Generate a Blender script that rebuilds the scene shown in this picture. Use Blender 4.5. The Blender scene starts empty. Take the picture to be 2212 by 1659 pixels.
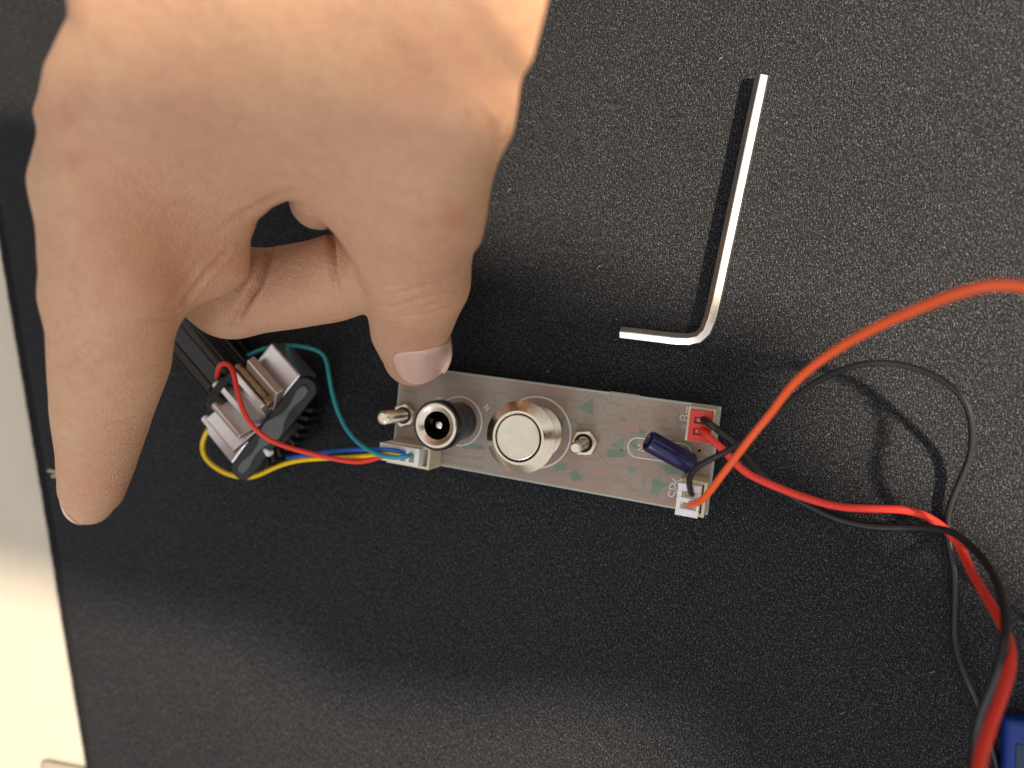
import bpy, bmesh, math, random
import numpy as np
from mathutils import Vector, Matrix
from mathutils.bvhtree import BVHTree

K = 0.001                      # everything below is measured in millimetres
scene = bpy.context.scene
random.seed(7)
rng = np.random.default_rng(7)

# ------------------------------------------------------------------ camera
# Camera 180 mm above the mat, tipped about 21 degrees from straight down.
CAM_H = 180.0
F = 1598.0                                   # focal length in units of the measuring grid (2212 x 1659)
def _cam_rot():
    n = np.array([1720 - 1106, -(763 - 829.5), -F]); n /= np.linalg.norm(n)
    t = np.array([0, 0, -1.0]); v = np.cross(n, t); c = n @ t
    V = np.array([[0, -v[2], v[1]], [v[2], 0, -v[0]], [-v[1], v[0], 0]])
    return np.eye(3) + V + V @ V / (1 + c)
RC = _cam_rot()
def P(u, v, z):
    """point of the place at height z (mm) that was measured at (u, v) on the photograph"""
    d = RC @ np.array([u - 1106, -(v - 829.5), -F])
    return np.array([0, 0, CAM_H]) + d * ((z - CAM_H) / d[2])
def proj(p):
    q = (np.asarray(p) - np.array([0, 0, CAM_H])) @ RC
    return 1106 + F * q[..., 0] / -q[..., 2], 829.5 - F * q[..., 1] / -q[..., 2]
def mmpx(u, v, z):
    d = RC @ np.array([u - 1106, -(v - 829.5), -F])
    return (CAM_H - z) / -d[2]

cd = bpy.data.cameras.new('camera'); cam = bpy.data.objects.new('camera', cd)
scene.collection.objects.link(cam)
M4 = Matrix([list(RC[i]) + [0] for i in range(3)] + [[0, 0, 0, 1]])
M4.translation = Vector((0, 0, CAM_H * K)); cam.matrix_world = M4
cd.sensor_width = 36; cd.lens = 36 * F / 2212; cd.clip_start = 0.005; cd.clip_end = 20
cd.dof.use_dof = True; cd.dof.focus_distance = 0.172; cd.dof.aperture_fstop = 8.5
scene.camera = cam

# ------------------------------------------------------------------ room light
w = bpy.data.worlds.new('World'); scene.world = w; w.use_nodes = True
wn, wl = w.node_tree.nodes, w.node_tree.links
_tc = wn.new('ShaderNodeTexCoord'); _sx = wn.new('ShaderNodeSeparateXYZ'); wl.new(_tc.outputs['Generated'], _sx.inputs[0])
_nz = wn.new('ShaderNodeTexNoise'); _nz.inputs['Scale'].default_value = 2.2; _nz.inputs['Detail'].default_value = 1; wl.new(_tc.outputs['Generated'], _nz.inputs[0])
_ma = wn.new('ShaderNodeMath'); _ma.operation = 'MULTIPLY_ADD'; _ma.inputs[1].default_value = 0.5; wl.new(_nz.outputs['Fac'], _ma.inputs[0]); wl.new(_sx.outputs['Z'], _ma.inputs[2])
_cr = wn.new('ShaderNodeValToRGB'); _e = _cr.color_ramp.elements
_e[0].position = 0.15; _e[0].color = (0.08, 0.065, 0.06, 1); _e[1].position = 1.15; _e[1].color = (0.97, 0.93, 0.88, 1)
for _p, _c in ((0.45, (0.28, 0.23, 0.19, 1)), (0.62, (0.55, 0.48, 0.42, 1)), (0.85, (1.0, 0.97, 0.93, 1))):
    _x = _e.new(_p); _x.color = _c
_dt = wn.new('ShaderNodeVectorMath'); _dt.operation = 'DOT_PRODUCT'; wl.new(_tc.outputs['Generated'], _dt.inputs[0]); _dt.inputs[1].default_value = (0.22, -0.26, 0)
_ad = wn.new('ShaderNodeMath'); _ad.operation = 'ADD'; wl.new(_ma.outputs[0], _ad.inputs[0]); wl.new(_dt.outputs['Value'], _ad.inputs[1])
wl.new(_ad.outputs[0], _cr.inputs[0]); wl.new(_cr.outputs[0], wn['Background'].inputs[0])
wn['Background'].inputs[1].default_value = 0.86       # a plain warm room: pale ceiling, darker walls
def area(name, loc, target, size, power, col, shape='DISK', sy=None):
    l = bpy.data.lights.new(name, 'AREA'); l.shape = shape; l.size = size
    if sy: l.size_y = sy
    l.energy = power; l.color = col
    o = bpy.data.objects.new(name, l); scene.collection.objects.link(o); o.location = loc
    o.rotation_euler = (Vector(target) - Vector(loc)).to_track_quat('-Z', 'Y').to_euler()
    return o
area('ceiling_lamp', (1.46, 0.06, 1.03), (0, 0, 0), 0.10, 106, (1.0, 0.83, 0.62))
area('cool_fill', (-0.3, -1.5, 1.5), (0, 0, 0), 0.5, 7, (0.74, 0.82, 1.0))  # added cool fill light for bluish tints on the metal
vs = scene.view_settings
vs.view_transform = 'Standard'; vs.look = 'None'; vs.exposure = 0.0; vs.gamma = 1.0

# ------------------------------------------------------------------ materials
def new_mat(name):
    m = bpy.data.materials.new(name); m.use_nodes = True
    return m, m.node_tree.nodes, m.node_tree.links, m.node_tree.nodes['Principled BSDF']
def coords(n, l, scale=1000.0, rot=(0, 0, 0), sc=(1, 1, 1)):
    tc = n.new('ShaderNodeTexCoord'); mp = n.new('ShaderNodeMapping')
    mp.inputs['Scale'].default_value = tuple(scale * s for s in sc); mp.inputs['Rotation'].default_value = rot
    l.new(tc.outputs['Object'], mp.inputs[0]); return mp.outputs[0]
def noise(n, l, co, scale, detail=2, rough=0.5):
    t = n.new('ShaderNodeTexNoise'); t.inputs['Scale'].default_value = scale
    t.inputs['Detail'].default_value = detail; t.inputs['Roughness'].default_value = rough
    l.new(co, t.inputs['Vector']); return t.outputs['Fac']
def ramp(n, l, fac, stops):
    r = n.new('ShaderNodeValToRGB'); e = r.color_ramp.elements
    while len(e) < len(stops): e.new(0.5)
    for x, (p, c) in zip(e, stops):
        x.position = p; x.color = (*c, 1) if len(c) == 3 else c
    l.new(fac, r.inputs[0]); return r.outputs[0]
def bump(n, l, h, strength, dist, nrm=None):
    b = n.new('ShaderNodeBump'); b.inputs['Strength'].default_value = strength
    b.inputs['Distance'].default_value = dist * K; l.new(h, b.inputs['Height'])
    if nrm: l.new(nrm, b.inputs['Normal'])
    return b.outputs[0]
def mix(n, l, f, a, b, mode='MIX'):
    m = n.new('ShaderNodeMix'); m.data_type = 'RGBA'; m.blend_type = mode
    for s, v in ((m.inputs['Factor'], f), (m.inputs[6], a), (m.inputs[7], b)):
        if isinstance(v, (int, float)): s.default_value = v
        elif isinstance(v, tuple): s.default_value = (*v, 1)
        else: l.new(v, s)
    return m.outputs[2]
def plain(name, col, rough=0.5, metal=0.0, spec=0.5, var=0.12, nscale=0.6, bmp=0.0, coat=0.0, sss=0.0, aniso=0.0, rv=.08):
    m, n, l, b = new_mat(name)
    co = coords(n, l)
    f = noise(n, l, co, nscale, 4, 0.6)
    lo = tuple(c * (1 - var) for c in col); hi = tuple(min(1, c * (1 + var)) for c in col)
    l.new(ramp(n, l, f, [(0.3, lo), (0.7, hi)]), b.inputs['Base Color'])
    b.inputs['Metallic'].default_value = metal; b.inputs['Specular IOR Level'].default_value = spec
    rr = ramp(n, l, noise(n, l, co, nscale * 3.1, 5, 0.7), [(0.25, (max(0.03, rough - rv),) * 3), (0.75, (min(1, rough + rv),) * 3)])
    l.new(rr, b.inputs['Roughness'])
    if coat: b.inputs['Coat Weight'].default_value = coat
    if sss:
        b.inputs['Subsurface Weight'].default_value = sss; b.inputs['Subsurface Scale'].default_value = 0.001
        b.inputs['Subsurface Radius'].default_value = (1, 1, 1)
    if aniso: b.inputs['Anisotropic'].default_value = aniso
    if bmp: l.new(bump(n, l, noise(n, l, co, nscale * 6, 4, 0.6), bmp, 0.05), b.inputs['Normal'])
    return m

def mat_fabric():
    m, n, l, b = new_mat('black woven fabric')
    def turned(deg, sc):
        a_ = coords(n, l, rot=(0, 0, math.radians(-deg))); m_ = n.new('ShaderNodeMapping'); m_.inputs['Scale'].default_value = sc; l.new(a_, m_.inputs[0]); return m_.outputs[0]
    co = turned(58, (1.0, 2.1, 1.0)); co2 = turned(92, (0.7, 3.4, 1.0))
    a = noise(n, l, co, 2.3, 2, 0.6)
    c = noise(n, l, co2, 1.3, 1, 0.5)
    big = noise(n, l, coords(n, l), 0.02, 3, 0.5)
    mm = n.new('ShaderNodeMath'); mm.operation = 'ADD'; l.new(a, mm.inputs[0])
    m2 = n.new('ShaderNodeMath'); m2.operation = 'MULTIPLY_ADD'; l.new(c, m2.inputs[0])
    m2.inputs[1].default_value = 0.35; m2.inputs[2].default_value = -0.175; l.new(m2.outputs[0], mm.inputs[1])
    col = ramp(n, l, mm.outputs[0], [(0.35, (0.0100, 0.0100, 0.0122)), (0.56, (0.0165, 0.0168, 0.0195)), (0.66, (0.062, 0.065, 0.072)), (0.76, (0.17, 0.18, 0.19))])  # pale stops put the thread glints into the colour
    l.new(ramp(n, l, mm.outputs[0], [(0.42, (0.06,) * 3), (0.56, (0.20,) * 3), (0.64, (0.6,) * 3), (0.74, (1.0,) * 3)]), b.inputs['Specular IOR Level'])
    col = mix(n, l, 0.25, col, ramp(n, l, big, [(0.35, (0.5, 0.5, 0.5)), (0.65, (1, 1, 1))]), 'MULTIPLY')
    l.new(col, b.inputs['Base Color'])
    b.inputs['Roughness'].default_value = 0.62; b.inputs['Specular Tint'].default_value = (0.86, 0.94, 1.0, 1)
    l.new(bump(n, l, mm.outputs[0], 0.9, 0.28), b.inputs['Normal'])
    return m
def mat_skin():
    m, n, l, b = new_mat('skin')
    co = coords(n, l)
    big = noise(n, l, co, 0.055, 4, 0.55); med = noise(n, l, co, 0.35, 4, 0.6); fine = noise(n, l, co, 2.4, 3, 0.6)
    base = ramp(n, l, big, [(0.32, (0.635, 0.36, 0.228)), (0.5, (0.655, 0.392, 0.248)), (0.68, (0.665, 0.42, 0.26))])
    base = mix(n, l, ramp(n, l, med, [(0.4, (0, 0, 0)), (0.7, (0.42,) * 3)]), base, (0.56, 0.29, 0.19))
    pores = ramp(n, l, fine, [(0.30, (0.80, 0.74, 0.70)), (0.42, (1, 1, 1))])
    base = mix(n, l, 0.55, base, pores, 'MULTIPLY')
    at = n.new('ShaderNodeAttribute'); at.attribute_name = 'redness'
    base = mix(n, l, at.outputs['Fac'], base, (0.54, 0.215, 0.15))
    vo = n.new('ShaderNodeTexVoronoi'); vo.inputs['Scale'].default_value = 0.33; l.new(coords(n, l), vo.inputs['Vector'])
    at2 = n.new('ShaderNodeAttribute'); at2.attribute_name = 'follicles'
    dots = ramp(n, l, vo.outputs['Distance'], [(0.05, (1, 1, 1)), (0.14, (0, 0, 0))])
    mu = n.new('ShaderNodeMath'); mu.operation = 'MULTIPLY'; l.new(dots, mu.inputs[0]); l.new(at2.outputs['Fac'], mu.inputs[1])
    base = mix(n, l, mu.outputs[0], base, (0.42, 0.22, 0.15))
    l.new(base, b.inputs['Base Color'])
    b.inputs['Subsurface Weight'].default_value = 0.22; b.inputs['Subsurface Radius'].default_value = (1.0, 0.35, 0.18)
    b.inputs['Subsurface Scale'].default_value = 0.0022
    l.new(ramp(n, l, med, [(0.3, (0.46,) * 3), (0.7, (0.62,) * 3)]), b.inputs['Roughness'])
    b.inputs['Specular IOR Level'].default_value = 0.32
    # fine criss-cross skin lines
    v2 = n.new('ShaderNodeTexVoronoi'); v2.feature = 'DISTANCE_TO_EDGE'; v2.inputs['Scale'].default_value = 1.3
    l.new(coords(n, l, sc=(1, 0.55, 0.8)), v2.inputs['Vector'])
    h = ramp(n, l, v2.outputs['Distance'], [(0.0, (0, 0, 0)), (0.22, (1, 1, 1))])
    b1 = bump(n, l, h, 1.0, 0.11)
    b2 = bump(n, l, med, 0.15, 0.3, b1)
    l.new(b2, b.inputs['Normal'])
    return m
MAT = {
 'fabric': mat_fabric(), 'skin': mat_skin(),
 'hem': plain('black hem thread', (0.012, 0.0115, 0.013), 0.8, spec=0.2, bmp=0.8, nscale=1.5),
 'desk': plain('cream laminate', (0.62, 0.56, 0.46), 0.5, spec=0.3, var=0.03, nscale=0.05),
 'nail': plain('fingernail', (0.76, 0.50, 0.41), 0.28, spec=0.5, var=0.02, coat=0.15, sss=0.2, rv=.01, nscale=0.3),
 'nailtip': plain('fingernail free edge', (0.86, 0.68, 0.57), 0.3, spec=0.45, var=0.03, coat=0.15),
 'steel': plain('polished steel', (0.80, 0.76, 0.70), 0.20, 1.0, var=0.04, nscale=1.2),
 'key': plain('plated key steel', (0.88, 0.85, 0.81), 0.24, 1.0, var=0.02, nscale=.05),
 'nickel': plain('nickel plate', (0.80, 0.73, 0.62), 0.26, 1.0, var=0.05, nscale=0.8),
 'brushed': plain('brushed nickel', (0.74, 0.69, 0.58), 0.36, 1.0, var=0.06, nscale=0.5),
 'brushed_ring': plain('bevel nickel', (0.78, 0.71, 0.60), 0.2, 1.0, var=0.04, nscale=0.5),
 'alu': plain('raw aluminium', (0.80, 0.75, 0.75), 0.33, 0.9, var=0.07, nscale=0.7, bmp=0.4),
 'brass': plain('old brass', (0.40, 0.28, 0.16), 0.45, 1.0, var=0.3, nscale=1.5),
 'black': plain('glossy black plastic', (0.010, 0.010, 0.011), 0.24, spec=0.5),
 'black_matt': plain('matt black plastic', (0.016, 0.016, 0.016), 0.5, spec=0.4),
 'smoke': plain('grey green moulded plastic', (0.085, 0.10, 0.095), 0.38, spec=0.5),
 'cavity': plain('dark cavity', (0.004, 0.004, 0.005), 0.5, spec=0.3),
 'white': plain('white nylon', (0.88, 0.88, 0.87), 0.45, var=0.02, sss=0.2),
 'cream': plain('cream nylon', (0.72, 0.63, 0.46), 0.45, var=0.04, sss=0.2),
 'redplug': plain('red nylon', (0.66, 0.040, 0.028), 0.42, var=0.05),
 'rim': plain('bare glass fibre', (0.42, 0.45, 0.40), 0.5, var=0.1, nscale=1),
 'silk': plain('white print', (0.72, 0.72, 0.68), 0.6, var=0.05),
 'navy': plain('navy plastic tube', (0.014, 0.013, 0.075), 0.20, spec=0.5, var=0.15),
 'contact': plain('tinned contact', (0.36, 0.26, 0.14), 0.35, 1.0, var=0.2, nscale=2),
 'w_orange': plain('orange red silicone', (1.0, 0.135, 0.035), 0.40, spec=0.4, var=0.04),
 'w_red': plain('red silicone', (0.84, 0.055, 0.035), 0.40, spec=0.4, var=0.05),
 'w_black': plain('black silicone', (0.017, 0.017, 0.017), 0.42, spec=0.45, var=0.1),
 'w_teal': plain('teal pvc', (0.035, 0.33, 0.38), 0.4, spec=0.4, var=0.05),
 'w_yellow': plain('yellow pvc', (0.95, 0.62, 0.01), 0.38, spec=0.4, var=0.04),
 'w_blue': plain('blue pvc', (0.03, 0.15, 0.66), 0.4, spec=0.4, var=0.05),
 'blue': plain('blue wrap', (0.006, 0.035, 0.24), 0.35, spec=0.4, var=0.1),
 'darkteal': plain('dark teal label', (0.006, 0.035, 0.08), 0.4, var=0.1),
 'tan': plain('greyish tan card', (0.36, 0.32, 0.27), 0.7, var=0.1, nscale=0.2),
 'thread': plain('beige thread', (0.66, 0.56, 0.40), 0.7),
 'hair': plain('fine brown hair', (0.16, 0.095, 0.055), 0.5),
 'lint': plain('pale lint', (0.13, 0.125, 0.12), 0.8),
}
def mat_board():
    m, n, l, b = new_mat('solder mask over copper')
    co = coords(n, l)
    g = ramp(n, l, noise(n, l, co, 0.09, 3, 0.5), [(0.36, (0.30, 0.275, 0.225)), (0.5, (0.335, 0.26, 0.21)), (0.66, (0.345, 0.22, 0.18))])
    sp = ramp(n, l, noise(n, l, co, 1.6, 4, 0.65), [(0.3, (0.85,) * 3), (0.7, (1.1,) * 3)])
    l.new(mix(n, l, 0.7, g, sp, 'MULTIPLY'), b.inputs['Base Color'])
    b.inputs['Roughness'].default_value = 0.42; b.inputs['Coat Weight'].default_value = 0.8
    b.inputs['Coat Roughness'].default_value = 0.35; b.inputs['Specular IOR Level'].default_value = 0.4
    l.new(bump(n, l, noise(n, l, coords(n, l, sc=(1, 1, 1)), 1.1, 3, 0.5), 0.25, 0.08), b.inputs['Normal'])
    return m
MAT['board'] = mat_board()
MAT['trace'] = plain('green gap between copper', (0.275, 0.25, 0.19), 0.45, var=0.08, nscale=0.4, coat=0.3)
MAT['green'] = plain('green board core', (0.165, 0.235, 0.17), 0.45, var=0.2, nscale=0.3, coat=0.3)
MAT['patch_edge'] = plain('greenish copper edge', (0.225, 0.24, 0.18), 0.45, var=0.2, nscale=0.3, coat=0.3)

# ------------------------------------------------------------------ mesh tools (mm, place coordinates)
ORIG = {}
class MB:
    def __init__(s): s.v = []; s.f = []; s.mi = []
    def add(s, vs, fs, mi=0):
        o = len(s.v); s.v += [tuple(map(float, p)) for p in vs]; s.f += [tuple(i + o for i in f) for f in fs]; s.mi += [mi] * len(fs)
        return s
    def box(s, c, ex, ey, ez, mi=0):
        c, ex, ey, ez = map(np.asarray, (c, ex, ey, ez))
        vs = [c + i * ex + j * ey + k * ez for k in (-.5, .5) for j in (-.5, .5) for i in (-.5, .5)]
        return s.add(vs, [(0, 2, 3, 1), (4, 5, 7, 6), (0, 1, 5, 4), (2, 6, 7, 3), (0, 4, 6, 2), (1, 3, 7, 5)], mi)
    def lathe(s, c, ax, prof, n=48, cap0=True, cap1=True, mi=0, ph=0):
        """prof: (distance along axis, radius)"""
        c = np.asarray(c, float); ax = np.asarray(ax, float); ax = ax / np.linalg.norm(ax)
        t = np.array([0, 0, 1.0]) if abs(ax[2]) < 0.9 else np.array([1.0, 0, 0])
        x = np.cross(t, ax); x /= np.linalg.norm(x); y = np.cross(ax, x)
        vs = []; fs = []
        for h, r in prof:
            for k in range(n):
                a = 2 * math.pi * k / n + ph
                vs.append(c + ax * h + (x * math.cos(a) + y * math.sin(a)) * r)
        for j in range(len(prof) - 1):
            for k in range(n):
                k2 = (k + 1) % n; fs.append((j * n + k, j * n + k2, (j + 1) * n + k2, (j + 1) * n + k))
        if cap0: fs.append(tuple(reversed(range(n))))
        if cap1: fs.append(tuple(range((len(prof) - 1) * n, len(prof) * n)))
        return s.add(vs, fs, mi)
    def prism(s, poly, z0, z1, mi=0):
        n = len(poly)
        vs = [(p[0], p[1], z0) for p in poly] + [(p[0], p[1], z1) for p in poly]
        a = sum(poly[i][0] * poly[(i + 1) % n][1] - poly[(i + 1) % n][0] * poly[i][1] for i in range(n))
        fs = [tuple(reversed(range(n))), tuple(range(n, 2 * n))] + [(i, (i + 1) % n, (i + 1) % n + n, i + n) for i in range(n)]
        if a < 0: fs = [tuple(reversed(f)) for f in fs]
        return s.add(vs, fs, mi)
    def tube(s, pts, r, n=14, mi=0, cap=True):
        pts = [np.asarray(p, float) for p in pts]; m = len(pts)
        rr = r if hasattr(r, '__len__') else [r] * m
        T = [pts[min(i + 1, m - 1)] - pts[max(i - 1, 0)] for i in range(m)]; T = [t / (np.linalg.norm(t) + 1e-9) for t in T]
        x = np.cross(T[0], [0.3, 0.2, 1]); x /= np.linalg.norm(x)
        vs = []; fs = []
        for i in range(m):
            x = x - T[i] * (x @ T[i]); x /= np.linalg.norm(x); y = np.cross(T[i], x)
            for k in range(n):
                a = 2 * math.pi * k / n; vs.append(pts[i] + (x * math.cos(a) + y * math.sin(a)) * rr[i])
        for i in range(m - 1):
            for k in range(n):
                k2 = (k + 1) % n; fs.append((i * n + k, i * n + k2, (i + 1) * n + k2, (i + 1) * n + k))
        if cap: fs += [tuple(reversed(range(n))), tuple(range((m - 1) * n, m * n))]
        return s.add(vs, fs, mi)
    def stroke(s, pts, wd, z0, z1, closed=False):
        """flat printed line"""
        pts = [np.asarray(p, float)[:2] for p in pts]; m = len(pts); L = []; R = []
        for i in range(m):
            a = pts[(i - 1) % m] if closed or i > 0 else pts[i]; b = pts[(i + 1) % m] if closed or i < m - 1 else pts[i]
            t = b - a; t = t / (np.linalg.norm(t) + 1e-9); nn = np.array([-t[1], t[0]]) * wd / 2
            L.append(pts[i] + nn); R.append(pts[i] - nn)
        k = m if closed else m - 1
        for i in range(k):
            j = (i + 1) % m; s.prism([L[i], R[i], R[j], L[j]], z0, z1)
        return s
def obj(name, mb, mats, parent=None, smooth=35, bevel=0, origin=None, subsurf=0):
    me = bpy.data.meshes.new(name)
    o = bpy.data.objects.new(name, me); scene.collection.objects.link(o)
    if parent is not None:
        org = ORIG[parent.name]; o.parent = parent
    else:
        if origin is None:
            a = np.array(mb.v); origin = np.array([(a[:, 0].min() + a[:, 0].max()) / 2, (a[:, 1].min() + a[:, 1].max()) / 2, a[:, 2].min()])
        org = np.asarray(origin, float); o.location = Vector(org * K)
    ORIG[o.name] = org
    me.from_pydata([tuple((np.asarray(p) - org) * K) for p in mb.v], [], mb.f); 
    mats = mats if isinstance(mats, (list, tuple)) else [mats]
    for m in mats: me.materials.append(MAT[m])
    if len(mats) > 1: me.polygons.foreach_set('material_index', mb.mi)
    me.validate(); me.update()
    if smooth:
        me.polygons.foreach_set('use_smooth', [True] * len(me.polygons))
        me.set_sharp_from_angle(angle=math.radians(smooth))
    if bevel:
        b = o.modifiers.new('bevel', 'BEVEL'); b.width = bevel * K; b.segments = 2; b.limit_method = 'ANGLE'; b.harden_normals = False
    if subsurf:
        b = o.modifiers.new('sub', 'SUBSURF'); b.levels = b.render_levels = subsurf
    return o
def thing(name, label, cat, loc, group=None):
    o = bpy.data.objects.new(name, None); scene.collection.objects.link(o)
    o.location = Vector(np.asarray(loc, float) * K); o.empty_display_size = 0.01
    ORIG[o.name] = np.asarray(loc, float)
    o['label'] = label; o['category'] = cat
    if group: o['group'] = group
    return o
def tag(o, label=None, cat=None, kind=None, group=None):
    if label: o['label'] = label
    if cat: o['category'] = cat
    if kind: o['kind'] = kind
    if group: o['group'] = group
    return o
def spline(pts, step=1.2):
    pts = [np.asarray(p, float) for p in pts]; out = []
    Q = [2 * pts[0] - pts[1]] + pts + [2 * pts[-1] - pts[-2]]
    for i in range(1, len(Q) - 2):
        p0, p1, p2, p3 = Q[i - 1:i + 3]
        k = max(3, int(np.linalg.norm(p2 - p1) / step))
        for j in range(k):
            t = j / k
            out.append(0.5 * ((2 * p1) + (p2 - p0) * t + (2 * p0 - 5 * p1 + 4 * p2 - p3) * t * t + (3 * p1 - p0 - 3 * p2 + p3) * t ** 3))
    out.append(pts[-1]); a = np.array(out)
    for _ in range(4): a[1:-1] = a[1:-1] * 0.5 + (a[:-2] + a[2:]) * 0.25
    return list(a)
def wire(uvz, r, **k): return spline([P(u, v, z) for u, v, z in uvz])

# ------------------------------------------------------------------ desk and mat
mb = MB().box((0, 0, -13), (1100, 0, 0), (0, 900, 0), (0, 0, 20))
tag(obj('desk', mb, 'desk', bevel=1), 'cream laminate desk top showing along the left edge under the black mat', 'desk')

e0 = P(-40, 300, 0); e1 = P(188, 1659, 0)           # left edge of the mat
d = (e1 - e0) / np.linalg.norm(e1 - e0); nrm = np.array([-d[1], d[0], 0])
if nrm[0] < 0: nrm = -nrm
A = e0 - d * 130; B = e0 + d * 330
matt = thing('desk_mat', 'black woven fabric desk mat with a stitched hem lying under everything', 'desk mat', (A + B) / 2 + nrm * 250 + np.array([0, 0, -3]))
hw = 3.4
mb = MB().prism([A + nrm * hw, B + nrm * hw, B + nrm * 560, A + nrm * 560], -3, 0)
obj('fabric_sheet', mb, 'fabric', matt, smooth=0)
# hem: rolled edge with overlock stitches
pts = []
n = 360
prof = [(hw + .6, 0.0), (hw, .35), (hw - 1.0, .55), (1.4, .45), (0.3, 0.1), (-.1, -1.0), (0.1, -2.2), (.8, -2.98)]
vs = []; fs = []
for i in range(n + 1):
    c = A + (B - A) * i / n; wob = 0.12 * math.sin(i * 1.7) + 0.1 * math.sin(i * .63)
    for q, (dx, z) in enumerate(prof):
        vs.append(c + nrm * (dx + (wob if q > 2 else 0)) + np.array([0, 0, z]))
m_ = len(prof)
for i in range(n):
    for k in range(m_ - 1):
        fs.append((i * m_ + k, i * m_ + k + 1, (i + 1) * m_ + k + 1, (i + 1) * m_ + k))
obj('hem', MB().add(vs, fs), 'hem', matt, smooth=60)
mb = MB()
for i in range(300):
    c = A + (B - A) * (i + .5) / 300; j = random.uniform(-.12, .12)
    c2 = c + d * .55
    mb.tube([c + nrm * (hw - .2) + [0, 0, .35], c2 + nrm * 1.8 + [0, 0, .72], c2 + nrm * (.35 + j) + [0, 0, .42], c2 + nrm * (-.22 + j) + [0, 0, -1.0]], .26, n=5)
tag(obj('hem_stitching', mb, 'hem', matt, smooth=60), kind='stuff')

# ------------------------------------------------------------------ small litter on the mat
mb = MB()
for i in range(9):
    u = random.uniform(250, 2200); v = random.uniform(20, 1640)
    c = P(u, v, .15); a = random.uniform(0, 6.28); L = random.uniform(.25, .9)
    dd = np.array([math.cos(a), math.sin(a), 0]) * L; pp = np.array([-dd[1], dd[0], 0]) * random.uniform(-.5, .5)
    mb.tube([c - dd, c + pp + [0, 0, .2], c + dd], .07, n=5)
for u, v in ((1556, 128), (1293, 577), (1183, 803), (1787, 940), (1100, 411), (2013, 1452), (1820, 1540)):
    c = P(u, v, .1); mb.tube([c - [.5, .3, 0], c + [0, .1, .25], c + [.5, .35, 0]], .16, n=6)
tag(obj('lint', mb, 'lint', smooth=60, origin=(0, 0, 0)), 'specks of pale lint scattered over the black mat', kind='stuff')
for i, pl in enumerate(([(105, 1016), (122, 1020), (140, 1026)], [(113, 1029), (123, 1028), (133, 1036), (145, 1040)])):
    mb = MB().tube(spline([P(u, v, .5) for u, v in pl], .5), .42, n=8)
    tag(obj('loose_thread', mb, 'thread', smooth=60), ['upper of two short beige threads on the mat hem beside the fingertip',
        'lower hooked one of two short beige threads on the mat hem beside the fingertip'][i], 'thread', group='beige threads at the mat edge')
# card at the bottom-left
c0 = P(91, 1641, -2); c1 = P(188, 1660, -2); dv = (c1 - c0) / np.linalg.norm(c1 - c0); dn = np.array([dv[1], -dv[0], 0])
poly = []
for a in range(0, 91, 15):
    t = math.radians(a); poly.append(c0 + dv * (3 - 3 * math.cos(t)) + dn * (3 - 3 * math.sin(t)))
poly += [c0 + dv * 22, c0 + dv * 22 + dn * 40, c0 + dn * 40]
poly = [p[:2] for p in poly]
tag(obj('card', MB().prism(poly, -2.98, -1.4), 'tan', bevel=.3), 'greyish tan rounded card corner on the desk at the bottom left', 'card')
# blue pack at the bottom-right
c0 = P(2170, 1552, 4)
pk = thing('blue_pack', 'deep blue wrapped block cut off by the bottom right corner', 'battery pack', (c0[0] + 25, c0[1] - 25, 0))
mb = MB().box((c0[0] + 26, c0[1] - 26, 2.05), (52, 0, 0), (0, 52, 0), (0, 0, 4))
obj('wrap', mb, 'blue', pk, bevel=1.2)
c1 = P(2194, 1606, 4.1)
mb = MB().box((c1[0] + 22, c1[1] - 20, 4.0), (44, 0, 0), (0, 40, 0), (0, 0, .5))
obj('end_label', mb, 'darkteal', pk, bevel=.2)

# ------------------------------------------------------------------ hex key
def hexkey():
    z = 1.5
    raw = [P(1647, 165, z), P(1597, 400, z), P(1545, 640, z), P(1534, 698, z), P(1527, 722, z), P(1512, 735, z), P(1492, 737, z), P(1440, 732, z), P(1341, 719, z)]
    a, b = raw[0], raw[3]; c, dd = raw[6], raw[8]
    path = [a + (b - a) * t for t in np.linspace(0, 1, 12)] + [raw[4], raw[5]] + [c + (dd - c) * t for t in np.linspace(0, 1, 6)]
    path = np.array(path)
    for _ in range(2): path[11:15] = path[11:15] * .5 + (path[10:14] + path[12:16]) * .25
    T = [path[min(i + 1, len(path) - 1)] - path[max(i - 1, 0)] for i in range(len(path))]
    R = 2.95 / 2 / math.cos(math.radians(30)); vs = []; fs = []; n = 6
    P2 = [(path[0] - T[0] / np.linalg.norm(T[0]) * .0, .86)] + [(p, 1) for p in path[:]] + [(path[-1], .86)]
    path2 = list(path); sc = [1] * len(path2)
    t0 = T[0] / np.linalg.norm(T[0]); t1 = T[-1] / np.linalg.norm(T[-1])
    path2 = [path[0] - t0 * .25] + path2 + [path[-1] + t1 * .25]; sc = [.82] + sc + [.82]; T = [T[0]] + T + [T[-1]]
    for p, s_, t in zip(path2, sc, T):
        t = t / np.linalg.norm(t); side = np.cross(t, [0, 0, 1.0]); side /= np.linalg.norm(side); up = np.cross(side, t)
        for k in range(6):
            an = math.radians(60 * k + 20)
            vs.append(p + (side * math.cos(an) + up * math.sin(an)) * R * s_)
    m = len(path2)
    for i in range(m - 1):
        for k in range(6):
            k2 = (k + 1) % 6; fs.append((i * 6 + k, i * 6 + k2, (i + 1) * 6 + k2, (i + 1) * 6 + k))
    fs += [tuple(reversed(range(6))), tuple(range((m - 1) * 6, m * 6))]
    o = obj('hex_key', MB().add(vs, fs), 'key', smooth=25, bevel=.14)
    tag(o, 'shiny steel L shaped hex key lying alone on the mat', 'hex key')
hexkey()

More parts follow.
